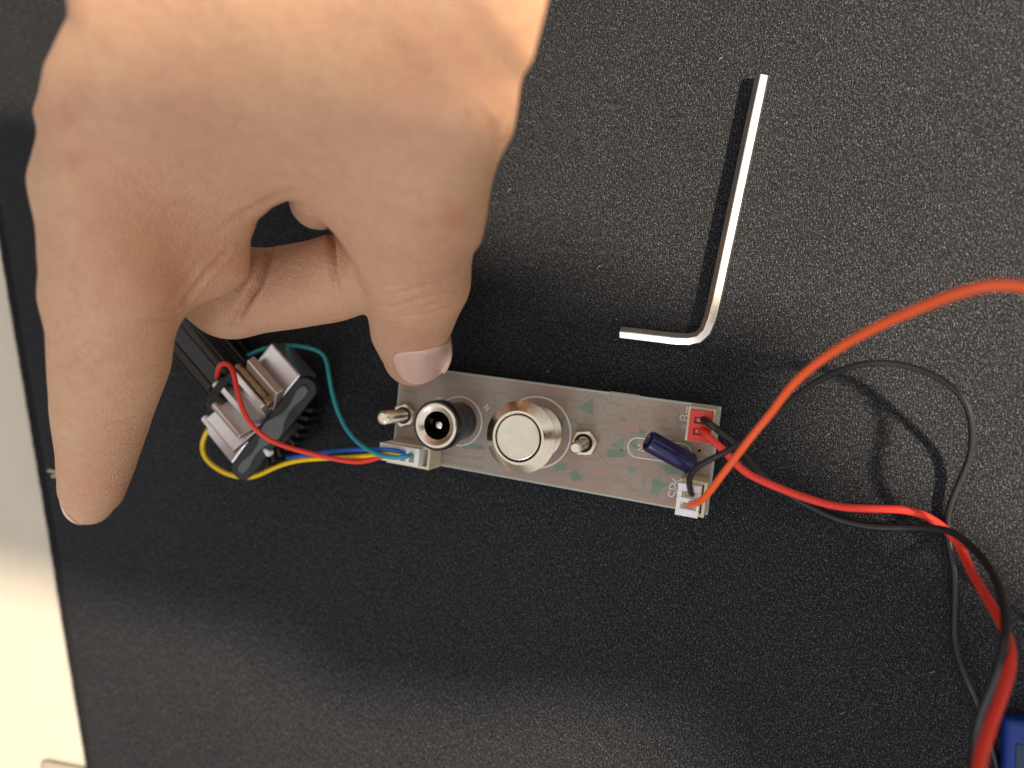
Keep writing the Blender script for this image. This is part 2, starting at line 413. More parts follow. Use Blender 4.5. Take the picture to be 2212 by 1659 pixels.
# ------------------------------------------------------------------ circuit board
BZ = 6.0
crn = [P(866, 788, BZ), P(1556, 878, BZ), P(1530, 1112, BZ), P(846, 988, BZ)]
bc = sum(crn) / 4
ang = math.radians(-6.8)
ex = np.array([math.cos(ang), math.sin(ang), 0]); ey = np.array([-math.sin(ang), math.cos(ang), 0]); ez = np.array([0, 0, 1.0])
BL, BW = 83.5, 25.2
def LB(u, v, z=BZ):
    q = P(u, v, z) - bc; return np.array([q @ ex, q @ ey])
def W(a, b, z): return bc * [1, 1, 0] + ex * a + ey * b + ez * z
board = thing('circuit_board', 'narrow translucent circuit board carrying a metal push button and a round power socket', 'circuit board', (bc[0], bc[1], 0))
mb = MB().box(W(0, 0, BZ - .8), ex * BL, ey * BW, ez * 1.6); obj('board', mb, 'rim', board, bevel=.12)
mb = MB().box(W(0, 0, BZ + .01), ex * (BL - 1.1), ey * (BW - 1.0), ez * .06); obj('copper_layer', mb, 'board', board, smooth=0)
TZ = BZ + .04
# gaps routed between the copper fields
def lb_pts(pl): return [W(*LB(u, v), 0) for u, v in pl]
def Z4(x, y): return ((x / 3.016 + 2400) * .553, (y / 3.016 + 1500) * .553)      # measured on enlargements
def Z3(x, y): return ((x / 3.687 + 1850) * .553, (y / 3.687 + 1500) * .553)
def ZB(x, y): return ((x / 1.4747 + 1400) * .553, (y / 1.4747 + 1350) * .553)
def ZJ(x, y): return ((x / 3.403 + 1450) * .553, (y / 3.403 + 1500) * .553)
mb = MB()
tr = [[ZB(x, y) for x, y in pl] for pl in [
 [(470, 300), (500, 255), (560, 250), (740, 275), (790, 320), (800, 370)], [(960, 280), (1050, 285), (1280, 325), (1330, 285), (1420, 290), (1440, 330), (1540, 340)],
 [(1230, 380), (1300, 330)], [(1450, 310), (1460, 270), (1620, 285)], [(1340, 500), (1390, 440), (1500, 450), (1500, 390), (1600, 400), (1620, 350), (1700, 360), (1700, 420), (1780, 440)],
 [(1400, 480), (1480, 510), (1560, 500), (1640, 530)], [(1500, 330), (1540, 430), (1500, 440)], [(1560, 370), (1660, 380), (1650, 440), (1560, 430)],
 [(1380, 620), (1500, 560), (1560, 520), (1640, 540)], [(1130, 600), (1300, 650), (1400, 640), (1440, 690), (1520, 690)], [(480, 620), (640, 640), (720, 640)],
 [(470, 660), (600, 690), (720, 700)], [(1100, 720), (1180, 700), (1280, 740), (1500, 760), (1520, 800)], [(1280, 690), (1300, 760), (1420, 780)],
 [(1560, 700), (1650, 760), (1600, 860), (1680, 880)], [(1660, 650), (1740, 700), (1700, 800)], [(1780, 350), (1850, 400), (1840, 460)], [(1180, 420), (1260, 450), (1360, 450)],
 [(260, 260), (340, 290), (330, 330)], [(1420, 340), (1440, 400), (1520, 420)], [(1620, 420), (1720, 470), (1820, 470), (1870, 520)], [(1560, 560), (1600, 620), (1560, 680)],
 [(1700, 560), (1760, 520), (1850, 530)], [(1480, 780), (1580, 830), (1700, 860)], [(900, 300), (860, 280), (760, 250)]]]
def octi(pl):
    q = [LB(u, v) for u, v in pl]; out = [q[0]]
    for a, b in zip(q[:-1], q[1:]):
        a = out[-1]; d_ = b - a; s_ = np.sign(d_); m_ = min(abs(d_)); 
        if m_ > .35:
            k_ = a + s_ * (abs(d_) - m_) ; out.append(k_)
        else:
            b = a + d_ * (np.array([1, 0]) if abs(d_[0]) > abs(d_[1]) else np.array([0, 1]))
        out.append(b)
    return [W(x, y, 0) for x, y in out]
for k, pl in enumerate(tr): mb.stroke(octi(pl), [.5, .62, .8][k % 3], TZ, TZ + .012 + .0004 * k)
tag(obj('copper_gap', mb, 'trace', board, smooth=0), kind='stuff')
gp = [[ZB(x, y) for x, y in pl] for pl in [
 [(1290, 345), (1345, 310), (1345, 385), (1290, 370)], [(1130, 390), (1175, 440), (1165, 470), (1130, 430)], [(600, 565), (720, 575), (720, 600), (610, 590)],
 [(1460, 575), (1530, 530), (1520, 600)], [(1440, 600), (1540, 605), (1540, 640), (1440, 640)], [(1130, 690), (1195, 680), (1190, 715), (1130, 720)],
 [(1220, 740), (1260, 720), (1290, 760), (1240, 780)], [(1700, 770), (1780, 800), (1720, 860), (1690, 850)], [(1740, 690), (1850, 700), (1880, 745), (1780, 735)],
 [(1860, 560), (1910, 560), (1900, 600)], [(1540, 700), (1600, 710), (1580, 740)], [(1560, 560), (1600, 530), (1610, 600)], [(1620, 480), (1650, 500), (1620, 530)], [(1990, 640), (2030, 650), (2010, 680)]]]
mb = MB()
halo = MB()
for pl in gp:
    q = np.array([p[:2] for p in lb_pts(pl)]); c_ = q.mean(0); q = c_ + (q - c_) * (1 + .45 / np.abs(q - c_).max(1).mean())
    halo.prism(list(q), TZ, TZ + .016)
tag(obj('patch_edge', halo, 'patch_edge', board, smooth=0), kind='stuff')
for pl in gp: mb.prism([p[:2] for p in lb_pts(pl)], TZ, TZ + .024)
tag(obj('green_patch', mb, 'green', board, smooth=0), kind='stuff')
# silkscreen
def circ(cu, cv, r):
    c = W(*LB(cu, cv), 0); return [c + ex * r * math.cos(t) + ey * r * math.sin(t) for t in np.linspace(0, 2 * math.pi, 56, endpoint=False)]
SZ0, SZ1 = TZ + .03, TZ + .06
jc = ZJ(1172, 492); pc = Z3(905, 695)
obj('printed_circle', MB().stroke(circ(*jc, 6.35), .34, SZ0, SZ1, True), 'silk', board, smooth=0)
obj('printed_circle', MB().stroke(circ(*pc, 8.9), .42, SZ0, SZ1, True), 'silk', board, smooth=0)
def stadium(p, q, r, n=10):
    p = np.asarray(p[:2]); q = np.asarray(q[:2]); t = (q - p) / np.linalg.norm(q - p); a0 = math.atan2(t[1], t[0])
    return [q + r * np.array([math.cos(a0 - math.pi / 2 + math.pi * k / n), math.sin(a0 - math.pi / 2 + math.pi * k / n)]) for k in range(n + 1)] + \
           [p + r * np.array([math.cos(a0 + math.pi / 2 + math.pi * k / n), math.sin(a0 + math.pi / 2 + math.pi * k / n)]) for k in range(n + 1)]
s0 = W(*LB(*Z4(275, 750)), 0); s1 = W(*LB(*Z4(790, 820)), 0)
obj('printed_slot', MB().stroke(stadium(s0, s1, 2.35), .26, SZ0, SZ1, True), 'silk', board, smooth=0)
G = {'S': [[(.9, .85), (.7, 1), (.3, 1), (.08, .85), (.08, .65), (.3, .52), (.7, .46), (.92, .32), (.92, .15), (.7, 0), (.3, 0), (.08, .14)]],
     'P': [[(.1, 0), (.1, 1), (.65, 1), (.9, .86), (.9, .62), (.65, .48), (.1, .48)]], 'K': [[(.1, 0), (.1, 1)], [(.85, 1), (.12, .42)], [(.36, .6), (.9, 0)]],
     'B': [[(.1, 0), (.1, 1), (.6, 1), (.82, .87), (.82, .66), (.6, .53), (.1, .53)], [(.6, .53), (.9, .4), (.9, .14), (.66, 0), (.1, 0)]],
     '+': [[(.05, .5), (.95, .5)], [(.5, .05), (.5, .95)]], '-': [[(.05, .5), (.95, .5)]],
     'N': [[(.1, 0), (.1, 1), (.9, 0), (.9, 1)]]}
def glyph(mb, ch, c, right, up, wd, h, sw=.24):
    for pl in G[ch]: mb.stroke([c + right * (a - .5) * wd + up * (b - .5) * h for a, b in pl], sw, SZ0, SZ1)
mb = MB()
for ch, (x, y) in zip('SPK', ((700, 1300), (713, 1213), (735, 1145))): glyph(mb, ch, W(*LB(*Z4(x, y)), 0), ey, -ex, 1.5, 2.35, .28)
obj('printed_text', mb, 'silk', board, smooth=0)
mb = MB()
for ch, (x, y) in zip('+B-', ((826, 505), (830, 398), (852, 305))): glyph(mb, ch, W(*LB(*Z4(x, y)), 0), ey, -ex, 1.5 if ch != '-' else 1.7, 1.5 if ch == '+' else 2.1, .27)
obj('printed_text', mb, 'silk', board, smooth=0)
mb = MB(); glyph(mb, '+', W(*LB(*ZJ(1540, 315)), 0), ex, ey, 1.9, 2.0, .34); glyph(mb, '-', W(*LB(*ZJ(905, 185)), 0), ex, ey, 1.4, 1.4, .3)
obj('printed_text', mb, 'silk', board, smooth=0)
mb = MB(); glyph(mb, 'N', W(*LB(*Z4(312, 755)), 0), ey, -ex, 1.5, 1.7, .28); obj('printed_text', mb, 'silk', board, smooth=0)
for x, y in ((1005, 778), (990, 950)):
    c = W(*LB(*Z4(x, y)), 0)
    obj('solder_pad', MB().lathe(c + ez * TZ, ez, [(0, .72), (.18, .62), (.2, .36), (.02, .3)], 24, cap1=False), 'contact', board)
# pins under the board
mb = MB()
for a, b in [(-39, -9), (-39, 3), (-30, -9), (-12, 2), (-5, 6), (10, 3), (38, 9), (38, 6), (38, -8), (38, -10), (30, -3), (-20, 0)]:
    mb.lathe(W(a, b, .05), ez, [(0, .6), (1.2, 1.0), (4.37, 1.3)], 10)
tag(obj('solder_joint', mb, 'contact', board), kind='stuff')

# power socket
c = W(*LB(*jc), 0)
jb = MB().lathe(c + ez * (BZ + .06), ez, [(0, 4.9), (9.0, 4.9), (9.0, 5.6), (9.8, 6.15), (13.1, 6.15), (13.45, 5.95), (13.45, 5.4)], 64, cap1=False)
sock = obj('power_socket', jb, 'black', board, smooth=40)
ORIG[sock.name] = ORIG[board.name]
zt = BZ + 13.45
mb = MB().lathe(c, ez, [(zt - .3, 5.55), (zt + .05, 5.55), (zt + .22, 5.35), (zt + .22, 4.85), (zt - .45, 3.6), (zt - .55, 3.5), (zt - 1.0, 3.48)], 72, cap0=False, cap1=False)
obj('metal_ring', mb, 'nickel', sock, smooth=24)
mb = MB().lathe(c, ez, [(zt - 9, 3.55), (zt - .6, 3.55)], 48, cap1=False); 
mb.f = [tuple(reversed(f)) for f in mb.f]; obj('socket_cavity', mb, 'cavity', sock)
mb = MB().lathe(c, ez, [(zt - 9, 1.0), (zt - 2.1, 1.0), (zt - 1.7, .85), (zt - 1.5, .4)], 28); obj('centre_pin', mb, 'steel', sock)
mb = MB()
for k, (an, hgt) in enumerate(((10, 2.5), (-35, 2.8), (165, 3.5))):
    t = math.radians(an); dr = np.array([math.cos(t), math.sin(t), 0]); tt = np.array([-dr[1], dr[0], 0])
    mb.box(c + dr * 3.1 + ez * (zt - hgt - 2), dr * .5, tt * 1.2, ez * 4)
obj('spring_contact', mb, 'contact', sock)

# push button
c = W(*LB(*pc), 0); zt = BZ + 13.1
prof = [(BZ + .05, 6.4)]
z = BZ + .6
while z < zt - 3.2:
    prof += [(z, 6.8), (z + .3, 6.45)]; z += .6
prof += [(zt - 2.5, 6.4), (zt - 2.45, 6.5)]
btn = obj('push_button', MB().lathe(c, ez, prof, 72), 'nickel', board, smooth=30); ORIG[btn.name] = ORIG[board.name]
obj('bezel', MB().lathe(c, ez, [(zt - 2.25, 6.4), (zt - 2.25, 8.3), (zt - 2.1, 8.58), (zt - 1.75, 8.62), (zt - .1, 6.55), (zt, 6.4)], 128, cap0=False, cap1=False), 'brushed_ring', btn, smooth=25)
obj('collar_ring', MB().lathe(c, ez, [(zt, 6.4), (zt + .05, 6.32), (zt + .05, 5.82), (zt - .05, 5.72), (zt - 2.5, 5.7)], 96, cap0=False, cap1=False), 'nickel', btn, smooth=30)
obj('button_gap', MB().lathe(c, ez, [(zt - 2.2, 5.7), (zt - 2.21, 5.2)], 96, cap0=False, cap1=False), 'cavity', btn)
obj('button_cap', MB().lathe(c + ex * -.1 + ey * .06, ez, [(zt - 2.4, 5.44), (zt - .3, 5.44), (zt - .08, 5.33), (zt + .02, 5.1), (zt - .06, 4.5), (zt - .08, .02)], 96, cap0=False), 'brushed', btn, smooth=30)
tt = math.radians(35); rr = 7.5
obj('bezel_mark', MB().lathe(c + np.array([math.cos(tt) * rr, math.sin(tt) * rr, zt - 1.0]), (math.cos(tt), math.sin(tt), 1.1), [(-.2, .22), (.06, .22)], 10), 'cavity', btn)

# screws with nuts
def screw_nut(base, tip, rs, zn, L, rot, hoop):
    c = W(*base, 0)
    hexr = 3.45; poly = [c + np.array([math.cos(rot + k * math.pi / 3), math.sin(rot + k * math.pi / 3), 0]) * hexr for k in range(6)]
    nut = MB().prism([p[:2] for p in poly], BZ + .06, BZ + zn)
    nt = obj('nut', nut, 'nickel', board, smooth=25, bevel=.3); ORIG[nt.name] = ORIG[board.name]
    # flat dark ring on the nut top, recess shade put into its colour
    obj('nut_shade_ring', MB().lathe(c, ez, [(BZ + zn + .015, 2.3), (BZ + zn + .03, 1.5)], 32, cap0=False, cap1=False), 'cavity', nt)
    a = c + ez * (BZ + .5); b = tip; ax = b - a; Ls = np.linalg.norm(ax); pr = [(0, rs)]; z = zn
    while z < Ls - .6: pr += [(z, rs), (z + .13, rs * .93), (z + .26, rs)]; z += .32
    pr += [(Ls - .45, rs), (Ls - .05, rs * .72), (Ls, rs * .66)]
    obj('screw', MB().lathe(a, ax, pr, 36), 'nickel', board, smooth=20)
u, v = ZJ(470, 410); screw_nut(LB(u, v), P(*ZJ(150, 448), BZ + 13.5), 1.75, 2.0, 12, .25, 1)
u, v = Z3(1612, 838); screw_nut(LB(u, v), P(*Z3(1460, 922), BZ + 10.6), 1.42, 2.0, 10, .05, 1)

# navy tube
a = P(*Z4(398, 665), BZ + 8.0); b = P(*Z4(905, 945), BZ + 2.7); ax = b - a
L_ = np.linalg.norm(ax)
tb = MB().lathe(a, ax, [(5.5, .8), (5, 1.5), (.2, 1.85), (0, 1.98), (.05, 2.3), (.5, 2.48), (L_ - .4, 2.5), (L_, 2.2)], 48, cap0=True)
obj('navy_tube', tb, 'navy', board, smooth=35)
mb = MB().tube([b - ax / L_ * 1.5 + [0, 0, -.6], b + ax / L_ * .6 + [0, 0, -.9], W(*LB(*Z4(990, 950)), BZ + .05)], .3); obj('tube_lead', mb, 'contact', board)

# connectors: header sockets soldered to the board
def header(cu, cv, lx, ly, hz, wall, mname):
    """open-topped box standing on the board; cu, cv: measured centre of its foot"""
    a, b = LB(cu, cv); mb = MB(); z0 = BZ + .05
    mb.box(W(a, b, z0 + .6), ex * lx, ey * ly, ez * 1.2)
    for s in (-1, 1):
        mb.box(W(a + s * (lx - wall) / 2, b, z0 + 1.2 + (hz - 1.2) / 2), ex * wall, ey * ly, ez * (hz - 1.2))
        mb.box(W(a, b + s * (ly - wall) / 2, z0 + 1.2 + (hz - 1.2) / 2 - .15), ex * (lx - 2 * wall), ey * wall, ez * (hz - 1.5))
    o = obj('header_socket', mb, mname, board, smooth=0, bevel=.12)
    return a, b
hB = header(*Z4(1052, 452), 5.9, 7.7, 6.6, .7, 'cream')
hS = header(*Z4(955, 1282), 6.1, 8.0, 6.6, .7, 'cream')
hF = header(*ZJ(655, 905), 12.4, 5.8, 6.6, .7, 'cream')

# leads: plug > ports; wires
def plug(parent, a, b, lx, ly, z0, z1, mname, ports, pw, slot):
    """plug block with a recess at every port"""
    mb = MB().box(W(a, b, (z0 + z1) / 2 - .5), ex * lx, ey * ly, ez * (z1 - z0 - 1.0))
    pl = obj('plug', mb, mname, parent, smooth=0, bevel=.18)
    # top frame strips round the ports leave real recesses
    fr = MB(); zt = z1 - .5
    along = ey if ly > lx else ex; across = ex if ly > lx else ey
    La, Lc = max(lx, ly), min(lx, ly)
    xs = sorted(ports); edges = [-La / 2] + sum([[p - pw / 2, p + pw / 2] for p in xs], []) + [La / 2]
    base = W(a, b, zt)
    for i in range(0, len(edges), 2):
        w_ = edges[i + 1] - edges[i]; fr.box(base + along * (edges[i] + edges[i + 1]) / 2, along * (w_ - .004), across * Lc, ez)
    for p in xs:
        for s_, wd in ((-1, slot[0]), (1, slot[1])):
            fr.box(base + along * p + across * s_ * (Lc - wd) / 2, along * (pw + .004), across * wd, ez * .98)
    obj('plug_face', fr, mname, parent, smooth=0, bevel=.07)
    for p in xs:
        q = W(a, b, z1 - .96) + along * p
        obj('crimp_contact', MB().box(q + across * .0, along * pw * .62, across * (Lc * .42), ez * .5), 'contact', parent, smooth=0, bevel=.1)

bl = thing('battery_lead', 'red plug with thick red and black wires, in the upper right board socket', 'cable', W(*hB, 0) + ez * BZ)
plug(bl, hB[0] + .15, hB[1] - .1, 4.8, 6.9, BZ + 1.3, BZ + 8.4, 'redplug', [-1.25, 1.25], 1.5, (1.1, .9))
red_b = [(1512, 926, 12), (1520, 933, 16), (1538, 951, 18), (1566, 974, 16), (1605, 1017, 13), (1661, 1045, 11), (1733, 1073, 8), (1813, 1095, 5), (1893, 1099, 3.5), (1965, 1103, 2.5), (2021, 1125, 1.6), (2069, 1172, 3), (2098, 1234, 10), (2131, 1289, 19), (2160, 1340, 27), (2180, 1388, 34), (2183, 1436, 39), (2164, 1502, 46), (2138, 1571, 52), (2118, 1640, 57), (2105, 1720, 62), (2095, 1800, 66)]
blk_b = [(1516, 903, 12), (1524, 909, 16), (1538, 919, 17), (1562, 938, 16), (1588, 958, 13.5), (1613, 989, 10.5), (1661, 1037, 6.5), (1715, 1075, 3.5), (1773, 1105, 1.8), (1821, 1125, 1.2), (1893, 1139, 1.2), (1973, 1139, 2.5), (2033, 1143, 6), (2065, 1153, 8), (2109, 1190, 13), (2142, 1234, 20), (2164, 1285, 27), (2173, 1344, 34), (2169, 1399, 38), (2157, 1447, 38), (2135, 1498, 36), (2116, 1546, 35), (2106, 1593, 34), (2102, 1637, 35), (2100, 1700, 38), (2096, 1790, 42)]
obj('wire', MB().tube(wire(red_b, 1), .87), 'w_red', bl, smooth=60)['label'] = 'thick red wire'
obj('wire', MB().tube(wire(blk_b, 1), .78), 'w_black', bl, smooth=60)['label'] = 'black wire'

sl = thing('speaker_lead', 'white plug with orange and looping black wires, in the board socket marked SPK', 'cable', W(*hS, 0) + ez * BZ)
plug(sl, hS[0] - .55, hS[1] - .35, 5.0, 7.2, BZ + 1.3, BZ + 8.4, 'white', [-1.25, 1.25], 1.5, (1.0, .6))
org = [(1486, 1085, 11), (1493, 1089, 14.5), (1504, 1088, 17), (1525, 1073, 20), (1556, 1031, 24), (1593, 983, 27), (1625, 941, 30), (1665, 893, 33), (1717, 826, 38), (1789, 767, 43), (1873, 717, 49), (1973, 671, 55), (2073, 632, 60), (2133, 617, 62), (2193, 616, 62), (2260, 640, 55), (2330, 690, 42), (2365, 765, 30), (2368, 850, 24), (2335, 950, 21), (2290, 1040, 20), (2262, 1150, 16), (2290, 1300, 8), (2360, 1420, 1)]
blk_s = [(1497, 1072, 12), (1491, 1060, 15), (1488, 1037, 18), (1496, 1016, 20.5), (1520, 1000, 22), (1556, 982, 23), (1584, 967, 23.5), (1630, 935, 22), (1685, 888, 19), (1733, 845, 16.5), (1781, 815, 14.5), (1845, 790, 13), (1913, 784, 12), (1985, 797, 11.3), (2045, 825, 10.8), (2083, 865, 10), (2099, 913, 8), (2096, 985, 4), (2069, 1049, 2), (2050, 1097, 1.6), (2046, 1129, .85), (2048, 1172, .85), (2060, 1216, .8), (2063, 1289, .8), (2061, 1381, .9), (2076, 1439, 2.5), (2095, 1483, 3), (2109, 1513, 2), (2122, 1560, .9), (2150, 1640, .8), (2170, 1760, .8)]
obj('wire', MB().tube(wire(org, 1), .74), 'w_orange', sl, smooth=60)['label'] = 'bright orange wire'
obj('wire', MB().tube(wire(blk_s, 1), .66), 'w_black', sl, smooth=60)['label'] = 'black looping wire'

fl = thing('four_wire_lead', 'white plug with teal, blue, yellow and red wires, in the lower left board socket', 'cable', W(*hF, 0) + ez * BZ)
plug(fl, hF[0] - 1.7, hF[1] + .2, 11.6, 4.5, BZ + 1.3, BZ + 8.6, 'white', [-3.75, -1.25, 1.25, 3.75], 1.4, (.8, 1.7))
r4 = [(470, 827, 15), (470, 805, 19), (474, 790, 22), (484, 784, 24), (498, 790, 25), (506, 807, 26), (511, 839, 26.5), (519, 871, 26.5), (534, 905, 26), (556, 932, 25), (592, 955, 22), (642, 972, 18), (712, 989, 15), (764, 998, 14), (796, 995, 14.5), (826, 985, 15.5), (842, 979, 14)]
y4 = [(452, 925, 9), (440, 945, 8.5), (436, 969, 8), (444, 991, 8), (464, 1009, 8), (492, 1024, 8), (532, 1032, 8), (562, 1025, 8.5), (592, 1010, 9), (632, 997, 9.5), (682, 991, 10.5), (760, 988, 12.5), (812, 983, 15), (850, 979, 16.5), (862, 977, 14)]
b4 = [(578, 968, 6), (590, 978, 5.5), (612, 988, 5.5), (652, 984, 6), (719, 975, 9), (780, 971, 13), (825, 971, 16), (860, 974, 16.5), (876, 980, 14)]
t4 = [(525, 775, 9), (540, 766, 9), (558, 758, 9), (582, 750, 9), (622, 746, 9), (662, 750, 9), (690, 758, 9), (705, 774, 9), (710, 809, 9), (722, 866, 9.5), (744, 920, 11), (777, 959, 14), (822, 984, 17.5), (862, 989, 18), (884, 984, 16.5), (890, 982, 14)]
for pl, mm_, lab, r in ((b4, 'w_blue', 'blue wire', .60), (y4, 'w_yellow', 'yellow wire', .68), (r4, 'w_red', 'red wire', .68), (t4, 'w_teal', 'teal wire', .60)):
    obj('wire', MB().tube(wire(pl, 1), r), mm_, fl, smooth=60)['label'] = lab

# ------------------------------------------------------------------ finned heat sink module
Z1 = lambda x, y: (x * .2 + 331.8, y * .2 + 719)
HZ = 11.5
VR = 10.2
HT = HZ + 3.0
fr = (P(660, 802, HT) + P(512, 993, HT)) / 2; fl_ = (P(588, 751, HT) + P(436, 937, HT)) / 2
pa = P(660, 802, HT) - P(512, 993, HT); HR = np.linalg.norm(pa) / 2; pa /= np.linalg.norm(pa)
aa = np.cross(pa, [0, 0, 1.0]); 
if aa @ (fr - fl_) < 0: aa = -aa
HD = float((fr - fl_) @ aa); hc = (fr + fl_) / 2; hc[2] = HZ
print('heatsink', HR, HD, hc)
def H(a, p, z): return hc + aa * a + pa * p + ez * (z)
hs = thing('heat_sink_module', 'finned aluminium heat sink with a black ribbed tube lying behind the index finger', 'heat sink', (hc[0], hc[1], 0))
obj('core', MB().box(H(0, 0, 0), aa * HD, pa * 17, ez * 9), 'alu', hs, bevel=2.5)
def blade(an, r0, r1, w0, w1, a0, a1):
    t = math.radians(an); tg = -pa * math.sin(t) + ez * math.cos(t); sq = VR / HR
    rd = pa * math.cos(t) + ez * math.sin(t) * sq
    prof = [rd * r0 + tg * w0 / 2, rd * r1 + tg * w1 / 2, rd * r1 - tg * w1 / 2, rd * r0 - tg * w0 / 2]
    vs = [hc + aa * a + q for a in (a0, a1) for q in prof]
    return MB().add(vs, [(0, 1, 2, 3), (7, 6, 5, 4), (0, 4, 5, 1), (1, 5, 6, 2), (2, 6, 7, 3), (3, 7, 4, 0)])
R1 = HR * .97
for an in (47, 70, 90, 112, 137, -43, -68, -90, -112, -137):
    wd = 2.3 if an in (47, 137) else 1.7
    obj('fin', blade(an, 6.2, R1, 2.2, wd, -HD / 2 + random.uniform(-.15, .15), HD / 2 + random.uniform(-.25, .25)), 'alu', hs, smooth=0, bevel=.28)
for an in (0, 180):
    obj('side_block', blade(an, 8, HR, 8.4, 7.6, -HD / 2, HD / 2), 'alu', hs, smooth=0, bevel=.5)
a_, b_ = H(-HD / 2 - 2.5, 6.2, 6.4), H(HD / 2 - .2, 6.2, 6.4)
ax = b_ - a_; pr = [(0, .9)]; z = .4
while z < np.linalg.norm(ax) - 2.4: pr += [(z, 1.15), (z + .22, .98)]; z += .44
pr += [(np.linalg.norm(ax) - 2, 1.1), (np.linalg.norm(ax) - 1.9, 1.6), (np.linalg.norm(ax) - .3, 1.6), (np.linalg.norm(ax), 1.2)]
obj('screw', MB().lathe(a_, ax, pr, 20), 'brass', hs, smooth=20)
# moulded bar across the lens end
z0 = HD / 2 + .15
st = []
for k in range(13):
    t = math.pi * k / 12 - math.pi / 2; st.append((HR - 1.4 + 3.1 * math.cos(t), 3.1 * math.sin(t)))
for k in range(13):
    t = math.pi * k / 12 + math.pi / 2; st.append((-HR + 1.4 + 3.1 * math.cos(t), 3.1 * math.sin(t)))
tilt = math.radians(16)                      # the bar's face looks up and outwards
bn = aa * math.sin(tilt) + ez * math.cos(tilt); bt = aa * math.cos(tilt) - ez * math.sin(tilt)
bo = H(z0 + 3.4, 0, 4.0)
def slab(outline, o0, th):
    n = len(outline); vs = [o0 + pa * p + bt * q + bn * h for h in (0, th) for p, q in outline]
    a = sum(outline[i][0] * outline[(i + 1) % n][1] - outline[(i + 1) % n][0] * outline[i][1] for i in range(n))
    return MB().add(vs, [tuple(reversed(range(n))), tuple(range(n, 2 * n))] + [(i, (i + 1) % n, (i + 1) % n + n, i + n) for i in range(n)])
obj('end_bar', slab(st, bo - bn * 2.5, 2.5), 'black_matt', hs, smooth=40, bevel=.3)
bow = []
for k in range(60):
    t = 2 * math.pi * k / 60; p = (HR - .6) * math.cos(t); q = math.sin(t)
    x_ = abs(p) / HR; wv = 2.3 * math.exp(-(x_ / .26) ** 2) + .55 + .85 * math.exp(-((x_ - .82) / .18) ** 2)
    bow.append((p, wv * (1 if q > 0 else -1) * min(1, abs(q) * 3.0) ** .5))
obj('bow_tie_rib', slab(bow, bo - bn * .2, .75), 'smoke', hs, smooth=40, bevel=.25)
obj('lens_barrel', MB().lathe(H(HD / 2, 0, -4.2), aa, [(0, 6.6), (5.2, 6.6), (5.6, 6.2), (7.6, 5.9), (7.6, 5)], 48), 'black_matt', hs)
for k in range(-4, 5):
    an = k * .16; dr_ = aa * math.cos(an) + pa * math.sin(an) * 1.1; si = np.cross(dr_, ez)
    obj('rear_fin', MB().box(H(HD / 2 + 6.8 - abs(k) * .35, k * 2.35, -1.5), dr_ * 5.5, si / np.linalg.norm(si) * 1.1, ez * 5), 'black_matt', hs, smooth=0, bevel=.2)
# black ribbed tube on the other side
T0 = -HD / 2; TR = 8.6; TC = -2.6; TP = -3.4
tbn = obj('tube', MB().lathe(H(T0 + .1, TP, TC), -aa, [(0, TR - .8), (2, TR), (46, TR), (47, TR - .8)], 64), 'black', hs); ORIG[tbn.name] = ORIG[hs.name]
for an in range(0, 360, 30):
    t = math.radians(an + 12); rd = pa * math.cos(t) + ez * math.sin(t); tg = -pa * math.sin(t) + ez * math.cos(t)
    obj('rib', MB().box(H(T0 - 23, TP, TC) + rd * (TR + .05), -aa * 36, tg * 2.3, rd * .9), 'black', tbn, smooth=0, bevel=.3)
obj('rib', MB().tube([H(T0 - 4, TP - 8.4, TC + 1.5), H(T0 - 25, TP - 8.5, TC + 1.5), H(T0 - 42, TP - 8.4, TC + 1.5)], .55), 'smoke', tbn)['label'] = 'pale grey strip standing in for an edge highlight'  # pale strip added as the highlight along the tube's lower edge
mb = MB().lathe(H(T0 - .2, TP, TC + .9), -aa, [(0, 6.8), (0, 9.2), (.7, 10.2), (2.8, 10.2), (3.6, 9.2), (3.6, 7)], 56, cap0=False, cap1=False)
obj('retaining_collar', mb, 'black_matt', hs)
mb = MB().box(H(T0 - .4, -4.0, 7.2), aa * 4.5, pa * 2.6, ez * 3.0); obj('collar_lug', mb, 'black_matt', hs, bevel=.7)
mb = MB().box(H(T0 - .2, 3.8, 8.0), aa * 3.5, pa * 3.2, ez * 2.0); obj('collar_lug', mb, 'black_matt', hs, bevel=.6)
for (u, v, zz) in ((474, 838, 18.5), (450, 911, 14.5), (577, 972, 14.0)):
    q = P(u, v, zz)
    obj('white_post', MB().lathe(q - aa * 1.8, aa, [(0, .9), (.2, 1.15), (3.2, 1.15), (3.5, .9)], 20), 'white', hs)

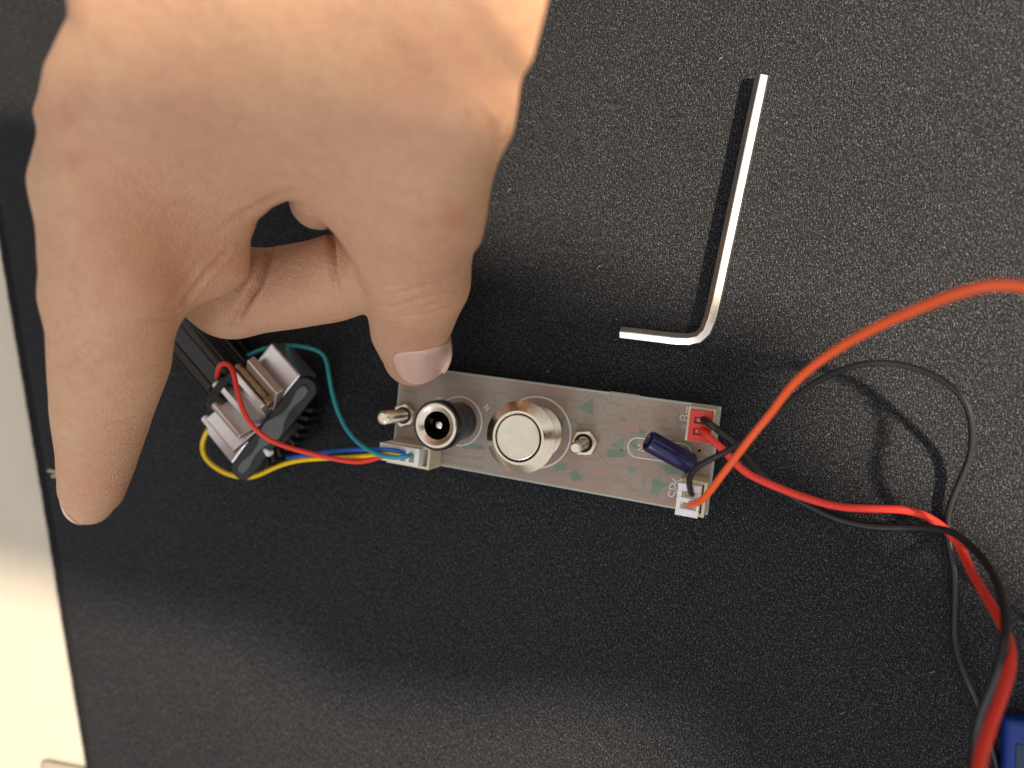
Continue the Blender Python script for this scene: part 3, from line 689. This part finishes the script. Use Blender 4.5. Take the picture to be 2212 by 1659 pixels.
# ------------------------------------------------------------------ hand (one continuous skin grown from bones and flesh)
def build_hand():
    VX = 0.5
    lo = np.array([-262.0, -95.0, -2.0]); hi = np.array([2.0, 118.0, 118.0])
    bones = {}
    def ball(u, v, z, rpx): return P(u, v, z), rpx * mmpx(u, v, z)
    idx = [ball(270, 330, 75, 125), ball(240, 450, 79, 136), ball(252, 600, 78, 131), ball(243, 700, 74, 125), ball(240, 770, 70, 120), ball(222, 880, 61, 100), ball(211, 985, 50, 79), ball(200, 1050, 43, 67), ball(194, 1083, 39, 50)]
    thb = [ball(975, 260, 74, 110), ball(920, 370, 66, 132), ball(902, 440, 60, 136), ball(886, 520, 52, 124), ball(900, 600, 43, 118), ball(893, 655, 35, 100), ball(886, 710, 26, 86), ball(894, 768, 17, 67)]
    mid = [ball(260, 400, 64, 90), ball(345, 520, 56, 82), ball(425, 595, 50, 86), ball(487, 628, 43, 95)]
    mid2 = [ball(510, 634, 42, 92), ball(620, 622, 40, 90), ball(700, 608, 40, 91)]
    mid3 = [ball(752, 592, 40, 90), ball(830, 570, 44, 82), ball(870, 530, 48, 70)]
    ring = [ball(300, 380, 52, 85), ball(370, 520, 38, 75), ball(480, 600, 29, 68), ball(610, 612, 27, 58), ball(700, 600, 28, 54), ball(800, 560, 26, 62), ball(862, 520, 23, 80), ball(880, 450, 26, 90)]
    pnk = [ball(300, 330, 50, 90), ball(380, 450, 36, 66), ball(470, 545, 25, 52), ball(520, 590, 24, 46)]
    bump_ = [ball(700, 405, 50, 78), ball(688, 434, 46, 62)]
    # back of the hand and wrist: outline with its own heights
    outl = [(235, -520, 99), (212, -300, 97), (198, -120, 94), (190, 0, 91), (146, 100, 87), (108, 200, 82), (104, 243, 80), (88, 275, 80), (64, 335, 78), (60, 400, 77), (77, 470, 77), (98, 540, 77), (122, 610, 76), (170, 670, 76),
            (250, 690, 73), (330, 675, 70), (392, 640, 72), (434, 584, 70), (478, 550, 66), (524, 518, 62), (574, 492, 60), (626, 468, 58), (666, 454, 57), (692, 450, 57), (714, 460, 57), (745, 500, 56),
            (800, 530, 54), (900, 540, 53), (1000, 500, 56), (1030, 440, 59), (1040, 395, 62), (1046, 350, 66), (1052, 322, 69), (1060, 306, 71), (1080, 275, 74), (1090, 240, 77), (1122, 190, 80), (1154, 150, 83), (1174, 70, 88), (1185, 0, 92), (1206, -120, 96), (1218, -300, 99), (1226, -520, 101)]
    poly = np.array([P(u, v, z)[:2] for u, v, z in outl]); p_ = poly.copy(); nP = len(poly)
    insf = [.4, .4, .42, .45, .48, .78, .95] + [1.0] * 7 + [.25] * 15 + [1.0] * 100
    for i in range(nP):
        e_ = p_[(i + 1) % nP] - p_[(i - 1) % nP]; e_ = e_ / np.linalg.norm(e_); no = np.array([e_[1], -e_[0]])
        mid_in = np.array(P(600, 250, 78)[:2]) - p_[i]
        if no @ mid_in > 0: no = -no
        ray = np.array([p_[i][0], p_[i][1]]) / (CAM_H - outl[i][2]); tn = ray @ no
        poly[i] = p_[i] - no * insf[i] * (math.sqrt(13.0 ** 2 + (13.5 * tn) ** 2) - 13.0)
    zc_pts = np.array([list(P(u, v, z)) for u, v, z in outl] + [list(P(u, v, z)) for u, v, z in ((600, -200, 99), (350, 0, 92), (650, 0, 93), (950, 0, 92), (300, 200, 83), (600, 200, 83), (900, 200, 80), (260, 400, 79), (500, 350, 76), (750, 330, 70), (300, 500, 78), (450, 480, 74), (620, 400, 65))])
    xs = np.arange(lo[0], hi[0], VX, dtype=np.float32); ys = np.arange(lo[1], hi[1], VX, dtype=np.float32); zs = np.arange(lo[2], hi[2], VX, dtype=np.float32)
    # clip volume to what the hand needs
    allb = np.array([list(c) + [r] for L in (idx, thb, mid, mid2, mid3, ring, pnk, bump_) for c, r in L])
    mn = np.minimum((allb[:, :3] - allb[:, 3:]).min(0), [poly[:, 0].min(), poly[:, 1].min(), 20]) - 3
    mx = np.maximum((allb[:, :3] + allb[:, 3:]).max(0), [poly[:, 0].max(), poly[:, 1].max(), 114]) + 3
    mx[1] = min(mx[1], 112)
    xs = xs[(xs > mn[0]) & (xs < mx[0])]; ys = ys[(ys > mn[1]) & (ys < mx[1])]; zs = zs[(zs > mn[2]) & (zs < mx[2])]
    X = xs[:, None, None]; Y = ys[None, :, None]; Z = zs[None, None, :]
    shape = (len(xs), len(ys), len(zs)); print('grid', shape)
    BIG = np.float32(30)
    def cone_chain(chain, k=0.0):
        out = np.full(shape, BIG, np.float32)
        for (p, r), (q, s) in zip(chain[:-1], chain[1:]):
            pad = 16; a = np.minimum(p - r, q - s) - pad; b = np.maximum(p + r, q + s) + pad
            i0, i1 = np.searchsorted(xs, a[0]), np.searchsorted(xs, b[0]); j0, j1 = np.searchsorted(ys, a[1]), np.searchsorted(ys, b[1]); k0, k1 = np.searchsorted(zs, a[2]), np.searchsorted(zs, b[2])
            x = X[i0:i1] - np.float32(p[0]); y = Y[:, j0:j1] - np.float32(p[1]); z = Z[:, :, k0:k1] - np.float32(p[2])
            d_ = (q - p).astype(np.float32); t = np.clip((x * d_[0] + y * d_[1] + z * d_[2]) / np.float32(d_ @ d_), 0, 1)
            t2 = t * t * (3 - 2 * t) * np.float32(.35) + t * np.float32(.65)
            f = np.sqrt((x - t * d_[0]) ** 2 + (y - t * d_[1]) ** 2 + (z - t * d_[2]) ** 2) - (np.float32(r) + t2 * np.float32(s - r))
            sl = (slice(i0, i1), slice(j0, j1), slice(k0, k1)); out[sl] = np.minimum(out[sl], f)
        return out
    def smin(a, b, k):
        h = np.clip(np.float32(.5) + np.float32(.5) * (b - a) / np.float32(k), 0, 1)
        return b * (1 - h) + a * h - np.float32(k) * h * (1 - h)
    # 2D signed distance to outline
    gx, gy = np.meshgrid(xs, ys, indexing='ij'); d2 = np.full(gx.shape, 1e9, np.float32); inside = np.zeros(gx.shape, bool)
    N = len(poly)
    for i in range(N):
        a = poly[i]; b = poly[(i + 1) % N]; e = b - a; wx = gx - a[0]; wy = gy - a[1]
        t = np.clip((wx * e[0] + wy * e[1]) / (e @ e), 0, 1); dd = (wx - t * e[0]) ** 2 + (wy - t * e[1]) ** 2
        d2 = np.minimum(d2, dd)
        c1 = (a[1] > gy) != (b[1] > gy)
        if abs(b[1] - a[1]) > 1e-9: inside ^= c1 & (gx < (b[0] - a[0]) * (gy - a[1]) / (b[1] - a[1]) + a[0])
    d2 = np.sqrt(d2); d2 = np.where(inside, -d2, d2)
    ux = lambda x: (x + 110) / 80; uy = lambda y: (y - 30) / 60
    terms = lambda x, y: [x ** a * y ** b for a in range(4) for b in range(4) if a + b <= 3]
    Am = np.stack(terms(ux(zc_pts[:, 0]), uy(zc_pts[:, 1])), 1); co_, *_ = np.linalg.lstsq(Am, zc_pts[:, 2], rcond=None)
    print('height fit', np.abs(Am @ co_ - zc_pts[:, 2]).max())
    zc = sum(c * t for c, t in zip(co_, terms(ux(gx), uy(gy)))).astype(np.float32); zc = np.clip(zc, 48, 104)
    Rr = 13.0
    T_ = (12.5 + 3.2 * np.clip(-d2 / 26, 0, 1)).astype(np.float32)
    # tendons and knuckle relief over the dorsum
    U, V = proj(np.stack([gx, gy, zc + 14], -1))
    def ridge(pts, wd, h):
        out = np.zeros(gx.shape)
        for (a, b), (c_, d_) in zip(pts[:-1], pts[1:]):
            e = np.array([c_ - a, d_ - b], float); wx = U - a; wy = V - b; t = np.clip((wx * e[0] + wy * e[1]) / (e @ e), 0, 1)
            out = np.maximum(out, np.exp(-((wx - t * e[0]) ** 2 + (wy - t * e[1]) ** 2) / wd ** 2))
        return out * h
    rel = ridge([(520, 20), (330, 250), (240, 420)], 110, 1.2) + ridge([(1000, 60), (950, 250), (920, 400)], 100, .9) - ridge([(600, 230), (650, 330), (680, 420)], 80, 1.1) + ridge([(150, 300), (165, 380)], 60, 1.0) - ridge([(110, 200), (150, 250)], 30, .6)
    T_ = T_ + rel.astype(np.float32)
    core = np.maximum(0, Rr + d2)[:, :, None]; zz = (Z - zc[:, :, None]) * (Rr / T_[:, :, None])
    D = np.sqrt(core ** 2 + zz ** 2) - np.float32(Rr); D = D.astype(np.float32)
    Fd = smin(D, cone_chain(idx), 7); del D
    Fd = smin(Fd, cone_chain(thb), 8)
    Fd = smin(Fd, cone_chain([ball(950, 260, 52, 110), ball(850, 345, 40, 108), ball(775, 375, 35, 85)]), 6)
    under = cone_chain(ring); under = np.minimum(under, cone_chain(pnk)); under = np.minimum(under, cone_chain(bump_))
    Fm = cone_chain(mid); Fm = smin(Fm, cone_chain(mid2), 4); Fm = smin(Fm, cone_chain(mid3), 3)
    Fd = smin(Fd, under, 2.0); Fd = smin(Fd, Fm, 1.2)
    # keep the skin off the mat
    import openvdb as vdb
    g = vdb.FloatGrid(BIG); g.copyFromArray(Fd.astype(np.float32)); 
    pts, quads = g.convertToQuads(isovalue=0.0)
    pts = pts.astype(float) * VX + np.array([xs[0], ys[0], zs[0]])
    quads = quads.astype(np.int32)
    # make sure faces look outwards
    a, b, c = pts[quads[:, 0]], pts[quads[:, 1]], pts[quads[:, 2]]
    nn = np.cross(b - a, c - a); cen = pts.mean(0)
    if (nn[:, 2] * (a[:, 2] - cen[2])).sum() < 0: quads = quads[:, ::-1]
    # largest piece only is guaranteed by the smooth unions; relax the surface
    nv = len(pts); src = np.concatenate([quads[:, i] for i in range(4)] * 2); dst = np.concatenate([quads[:, (i + 1) % 4] for i in range(4)] + [quads[:, (i - 1) % 4] for i in range(4)])
    cnt = np.bincount(src, minlength=nv)[:, None]
    def lap(p): return np.stack([np.bincount(src, p[dst, i], nv) for i in range(3)], 1) / cnt
    for _ in range(6):
        pts = pts * .4 + lap(pts) * .6
        pts = pts * 1.0
    def normals(p):
        a, b, c, d_ = (p[quads[:, i]] for i in range(4)); fn = np.cross(c - a, d_ - b)
        vn = np.stack([sum(np.bincount(quads[:, i], fn[:, k], nv) for i in range(4)) for k in range(3)], 1)
        return vn / (np.linalg.norm(vn, axis=1, keepdims=True) + 1e-9)
    vn = normals(pts)
    u, v = proj(pts); view = np.array([0, 0, CAM_H]) - pts; view /= np.linalg.norm(view, axis=1, keepdims=True)
    facing = np.clip((vn * view).sum(1) * 2.5 + .3, 0, 1)
    disp = np.zeros(nv)
    def crease(pl, wd, dep, taper=True, z=None, rim=.22):
        best = np.full(nv, 1e9); par = np.zeros(nv); L = len(pl) - 1
        for i, ((a, b), (c_, d_)) in enumerate(zip(pl[:-1], pl[1:])):
            e = np.array([c_ - a, d_ - b], float); wx = u - a; wy = v - b; t = np.clip((wx * e[0] + wy * e[1]) / (e @ e), 0, 1)
            q = (wx - t * e[0]) ** 2 + (wy - t * e[1]) ** 2; m = q < best; best[m] = q[m]; par[m] = ((i + t) / L)[m]
        tp = np.sin(np.pi * np.clip(par, .04, .96)) ** .5 if taper else 1
        fz = facing if z is None else facing * (np.abs(pts[:, 2] - z) < 18)
        return -(np.exp(-best / wd ** 2) * dep - np.exp(-(np.sqrt(best) - wd * 1.9) ** 2 / wd ** 2) * dep * rim) * tp * fz
    for pl, wd, dep in [
        ([(813, 661), (849, 664), (897, 649), (942, 637), (987, 625), (1014, 608)], 4.5, .42), ([(837, 637), (897, 622), (957, 610), (1006, 596)], 4.5, .30),
        ([(867, 682), (927, 679), (972, 664), (999, 646)], 4, .26), ([(819, 620), (870, 617), (927, 602), (985, 585)], 3.5, .16), ([(850, 592), (930, 575), (990, 560)], 3.5, .13),
        ([(845, 700), (905, 703), (970, 690)], 3, .12), ([(860, 552), (930, 545), (1000, 528)], 3.5, .10), ([(905, 664), (950, 655), (985, 643)], 3, .2), ([(900, 636), (950, 622)], 3, .18),
        ([(600, 320), (649, 374), (676, 396), (700, 418)], 9, .42), ([(649, 409), (594, 427), (528, 462), (470, 500)], 9, .35), ([(560, 380), (620, 385), (668, 402)], 9, .2),
        ([(497, 536), (450, 585), (400, 652)], 6, .75), ([(520, 528), (470, 570), (420, 620), (392, 655)], 4, .3), ([(440, 555), (400, 610), (360, 660)], 6, .22),
        ([(305, 693), (345, 690), (382, 678)], 4.5, .35), ([(225, 922), (280, 912), (328, 886)], 5, .4), ([(240, 932), (290, 924), (325, 905)], 4, .2), ([(225, 1052), (255, 1048), (283, 1036)], 4, .25),
        ([(1034, 235), (1060, 262), (1073, 288), (1078, 312), (1076, 335)], 8, .8), ([(1090, 300), (1070, 330), (1045, 350)], 5, .25), ([(1100, 235), (1085, 262), (1078, 290)], 6, .3),
        ([(100, 236), (116, 232), (130, 225)], 5, .15)]:
        disp += crease(pl, wd, dep)
    disp += crease([(588, 505), (576, 555), (556, 610), (530, 655), (506, 706)], 8, 2.6, z=44, rim=.08) * (1.15 - .55 * np.clip((v - 505) / 200, 0, 1))
    disp += crease([(716, 495), (715, 545), (718, 590), (730, 645)], 7, 2.8, z=42, rim=.08) * (1.15 - .7 * np.clip((v - 495) / 150, 0, 1))
    # shallow transverse lines across index root
    for i in range(7):
        x0 = 250 + i * 26; disp += crease([(x0, 380 + i * 6), (x0 + 6, 430 + i * 6), (x0 + 4, 490)], 3, .05)
    pts = pts + vn * disp[:, None]
    # soft warp of low-frequency unevenness
    
    red = np.zeros(nv)
    for (cx, cy, rx, ry, s_) in [(150, 252, 26, 36, .5), (158, 345, 28, 26, .55), (226, 102, 14, 18, .3), (170, 200, 30, 60, .25), (980, 470, 34, 24, .45), (200, 1040, 70, 60, .35), (900, 800, 70, 60, .3), (620, 600, 60, 30, .15), (945, 640, 50, 40, .2), (330, 610, 60, 50, .2), (880, 150, 90, 60, .18), (270, 1040, 25, 60, .35), (480, 560, 50, 50, .25), (745, 560, 14, 60, .3)]:
        red = np.maximum(red, s_ * np.exp(-(((u - cx) / rx) ** 2 + ((v - cy) / ry) ** 2)))
    fol = np.exp(-(((u - 800) / 210) ** 2 + ((v - 190) / 100) ** 2)) + np.exp(-(((u - 150) / 45) ** 2 + ((v - 690) / 70) ** 2)) * .8
    return pts, quads, red, np.clip(fol, 0, 1) * .55
pts, quads, red, fol = build_hand()
wr = P(650, 0, 90)
person = thing('person', 'bare right hand from above, thumb on the board corner, index finger stretched out', 'person', (wr[0], wr[1], 0))
me = bpy.data.meshes.new('hand'); org_ = ORIG[person.name]
hv = (pts - org_) * K
me.vertices.add(len(hv)); me.vertices.foreach_set('co', hv.ravel())
me.loops.add(quads.size); me.loops.foreach_set('vertex_index', quads.ravel())
me.polygons.add(len(quads)); me.polygons.foreach_set('loop_start', np.arange(0, quads.size, 4)); me.polygons.foreach_set('loop_total', np.full(len(quads), 4))
me.update(calc_edges=True); me.validate()
me.polygons.foreach_set('use_smooth', np.ones(len(quads), bool))
for nm, arr in (('redness', red), ('follicles', fol)):
    at = me.attributes.new(nm, 'FLOAT', 'POINT'); at.data.foreach_set('value', arr.astype(np.float32))
me.materials.append(MAT['skin'])
hand = bpy.data.objects.new('hand', me); scene.collection.objects.link(hand); hand.parent = person; ORIG[hand.name] = org_
print('hand verts', len(hv), 'z', pts[:, 2].min(), pts[:, 2].max())

# nails laid on the finger surface
bvh = BVHTree.FromPolygons([tuple(p) for p in pts], [tuple(int(i) for i in q) for q in quads])
def nail(center, normal, axis, wd, ln, nu=28, nv=30, name='thumbnail', lift=.28):
    normal = np.asarray(normal, float); normal /= np.linalg.norm(normal)
    axis = np.asarray(axis, float); axis -= normal * (axis @ normal); axis /= np.linalg.norm(axis); side = np.cross(normal, axis)
    vs = []; ok = True
    for j in range(nv + 1):
        for i in range(nu + 1):
            s_ = -1 + 2 * i / nu; t_ = -1 + 2 * j / nv
            # rounded outline: map square to superellipse
            k = (1 - abs(t_) ** 2.8) ** (1 / 2.8) if abs(t_) < 1 else 0
            k = max(k, .30 if t_ > 0 else .22)
            a = s_ * k * wd / 2; b = t_ * ln / 2
            o_ = center + side * a + axis * b + normal * 12
            h = bvh.ray_cast(Vector(o_), Vector(-normal), 30)
            if h[0] is None: p = center + side * a + axis * b - normal * (.9 * (abs(s_) * k) ** 2 * wd * .3)
            else: p = np.array(h[0])
            edge = max(abs(s_), abs(t_)); l_ = lift * (1 - max(0, (edge - .86) / .14) ** 2 * 1.25)
            vs.append(p + normal * l_)
    V_ = np.array(vs).reshape(nv + 1, nu + 1, 3)
    for _ in range(12):
        V_[1:-1, 1:-1] = V_[1:-1, 1:-1] * .4 + (V_[:-2, 1:-1] + V_[2:, 1:-1] + V_[1:-1, :-2] + V_[1:-1, 2:]) * .15
    fs = []; mi = []
    for j in range(nv):
        for i in range(nu):
            a = j * (nu + 1) + i; fs.append((a, a + 1, a + nu + 2, a + nu + 1)); 
    mb = MB().add(V_.reshape(-1, 3), fs)
    mb.mi = [1 if (f // nu) >= nv - 2 else 0 for f in range(len(fs))]
    o = obj(name, mb, ['nail', 'nailtip'], person, smooth=180)
    sm = o.modifiers.new('solid', 'SOLIDIFY'); sm.thickness = .0004; sm.offset = -1
    return o
tc = P(914, 768, 24)
nail(tc, (0.36, -0.62, 0.70), (-.25, -.66, -.72), 13.2, 17.5)
ic = P(152, 1092, 41)
nail(ic, (-0.80, -0.52, 0.10), (.25, -.62, -.55), 10.5, 11.0, name='fingernail')

# fine hairs on the finger and the back of the hand
mb = MB()
for k in range(75):
    if k < 34: u_, v_ = rng.normal(165, 34), rng.normal(690, 60)
    else: u_, v_ = rng.normal(700, 260), rng.normal(150, 90)
    o_ = np.array([0, 0, CAM_H]); d_ = RC @ np.array([u_ - 1106, -(v_ - 829.5), -F]); d_ /= np.linalg.norm(d_)
    h_ = bvh.ray_cast(Vector(o_), Vector(d_), 200)
    if h_[0] is None or h_[0].z < 50: continue
    q = np.array(h_[0]); nn_ = np.array(h_[1]); 
    if nn_ @ d_ > 0: nn_ = -nn_
    t_ = np.array([-.5, -1, 0]) + rng.normal(0, .35, 3); t_ -= nn_ * (t_ @ nn_); t_ /= np.linalg.norm(t_); L_ = rng.uniform(.8, 1.9)
    mb.tube([q, q + t_ * L_ * .5 + nn_ * .35, q + t_ * L_ + nn_ * .3], [.02, .016, .008], n=4)
tag(obj('hair', mb, 'hair', person, smooth=180), kind='stuff')

# ------------------------------------------------------------------ unseen phone, enlarged, turned and moved off the viewpoint to shape the shade
xr = RC @ np.array([1, 0, 0.0]); yr = RC @ np.array([0, 1, 0.0]); zr = RC @ np.array([0, 0, 1.0])
_t = math.radians(-8); xr, yr = xr * math.cos(_t) + yr * math.sin(_t), yr * math.cos(_t) - xr * math.sin(_t)
pc_ = np.array([0, 0, CAM_H]) + zr * 17 + xr * 66 + yr * 4 + np.array([1.46, .06, 1.03]) / 1.788 * 75
ph = thing('phone', 'dark phone out of view over the mat, enlarged to cast its shade', 'phone', pc_)
mb = MB().box(pc_, xr * 168, yr * 96, zr * 8.5); obj('phone_body', mb, 'black_matt', ph, bevel=2.5)
obj('phone_lens', MB().lathe(pc_ - xr * 66 - yr * 4 - zr * 4.2, -zr, [(0, 6), (1.2, 6), (1.4, 5.4)], 40), 'black', ph)

# the photographer's other hand and forearm, gripping the far end of the phone (unseen, added to throw the shade on the right)
def sdf_skin(chains, k, VX=1.3):
    allb = np.array([list(p) + [r_] for c in chains for p, r_ in c]); mn = (allb[:, :3] - allb[:, 3:]).min(0) - 5; mx = (allb[:, :3] + allb[:, 3:]).max(0) + 5
    X, Y, Z = np.meshgrid(*[np.arange(a, b, VX, dtype=np.float32) for a, b in zip(mn, mx)], indexing='ij', sparse=True); D = None
    for c in chains:
        f = None
        for (p, r0), (q, r1) in zip(c[:-1], c[1:]):
            d_ = q - p; t = np.clip(((X - p[0]) * d_[0] + (Y - p[1]) * d_[1] + (Z - p[2]) * d_[2]) / (d_ @ d_), 0, 1)
            g_ = np.sqrt((X - p[0] - t * d_[0]) ** 2 + (Y - p[1] - t * d_[1]) ** 2 + (Z - p[2] - t * d_[2]) ** 2) - (r0 + t * (r1 - r0)); f = g_ if f is None else np.minimum(f, g_)
        if D is None: D = f
        else:
            h = np.clip(.5 + .5 * (f - D) / k, 0, 1); D = f * (1 - h) + D * h - k * h * (1 - h)
    import openvdb as vdb
    g = vdb.FloatGrid(30.0); g.copyFromArray(D.astype(np.float32)); p_, q_ = g.convertToQuads(isovalue=0.0)
    return p_.astype(float) * VX + mn, q_[:, ::-1]
e_ = pc_ + xr * 84                                # end of the phone
o_ = lambda a, b, c: e_ + xr * a + yr * b + zr * c
ch = [[(o_(16, -14, 8), 17.0), (o_(22, 12, 8), 17.0), (o_(60, -30, 6), 21.0)], [(o_(52, -22, 6), 22.0), (o_(78, -60, 4), 25.0), (o_(120, -130, 0), 29.0), (o_(200, -260, -10), 38.0)],
      [(o_(30, 26, 6), 11.0), (o_(4, 36, 14), 9.5), (o_(-22, 40, 14), 8.5), (o_(-40, 34, 12), 7.0)],
      [(o_(26, 14, 12), 10.5), (o_(-8, 14, 19), 9.5), (o_(-34, 12, 17), 8.5), (o_(-50, 10, 14), 7.2)],
      [(o_(24, -4, 12), 10.5), (o_(-8, -8, 19), 9.5), (o_(-32, -10, 17), 8.5), (o_(-46, -12, 14), 7.0)],
      [(o_(22, -20, 10), 9.5), (o_(-4, -28, 17), 8.5), (o_(-24, -32, 15), 7.5), (o_(-36, -34, 13), 6.2)],
      [(o_(34, -26, 0), 12.5), (o_(10, -38, -8), 10.5), (o_(-12, -46, -8), 9.0), (o_(-26, -50, -4), 7.5)]]
p2, q2 = sdf_skin(ch, 5)
m2_ = MB(); m2_.v = [tuple(p) for p in p2]; m2_.f = [tuple(int(i) for i in q) for q in q2]; m2_.mi = [0] * len(q2)
pn = thing('person', 'unseen arm and hand of the photographer holding the phone, added for their shade', 'person', e_)
o2 = obj('hand', m2_, 'skin', pn, smooth=180)
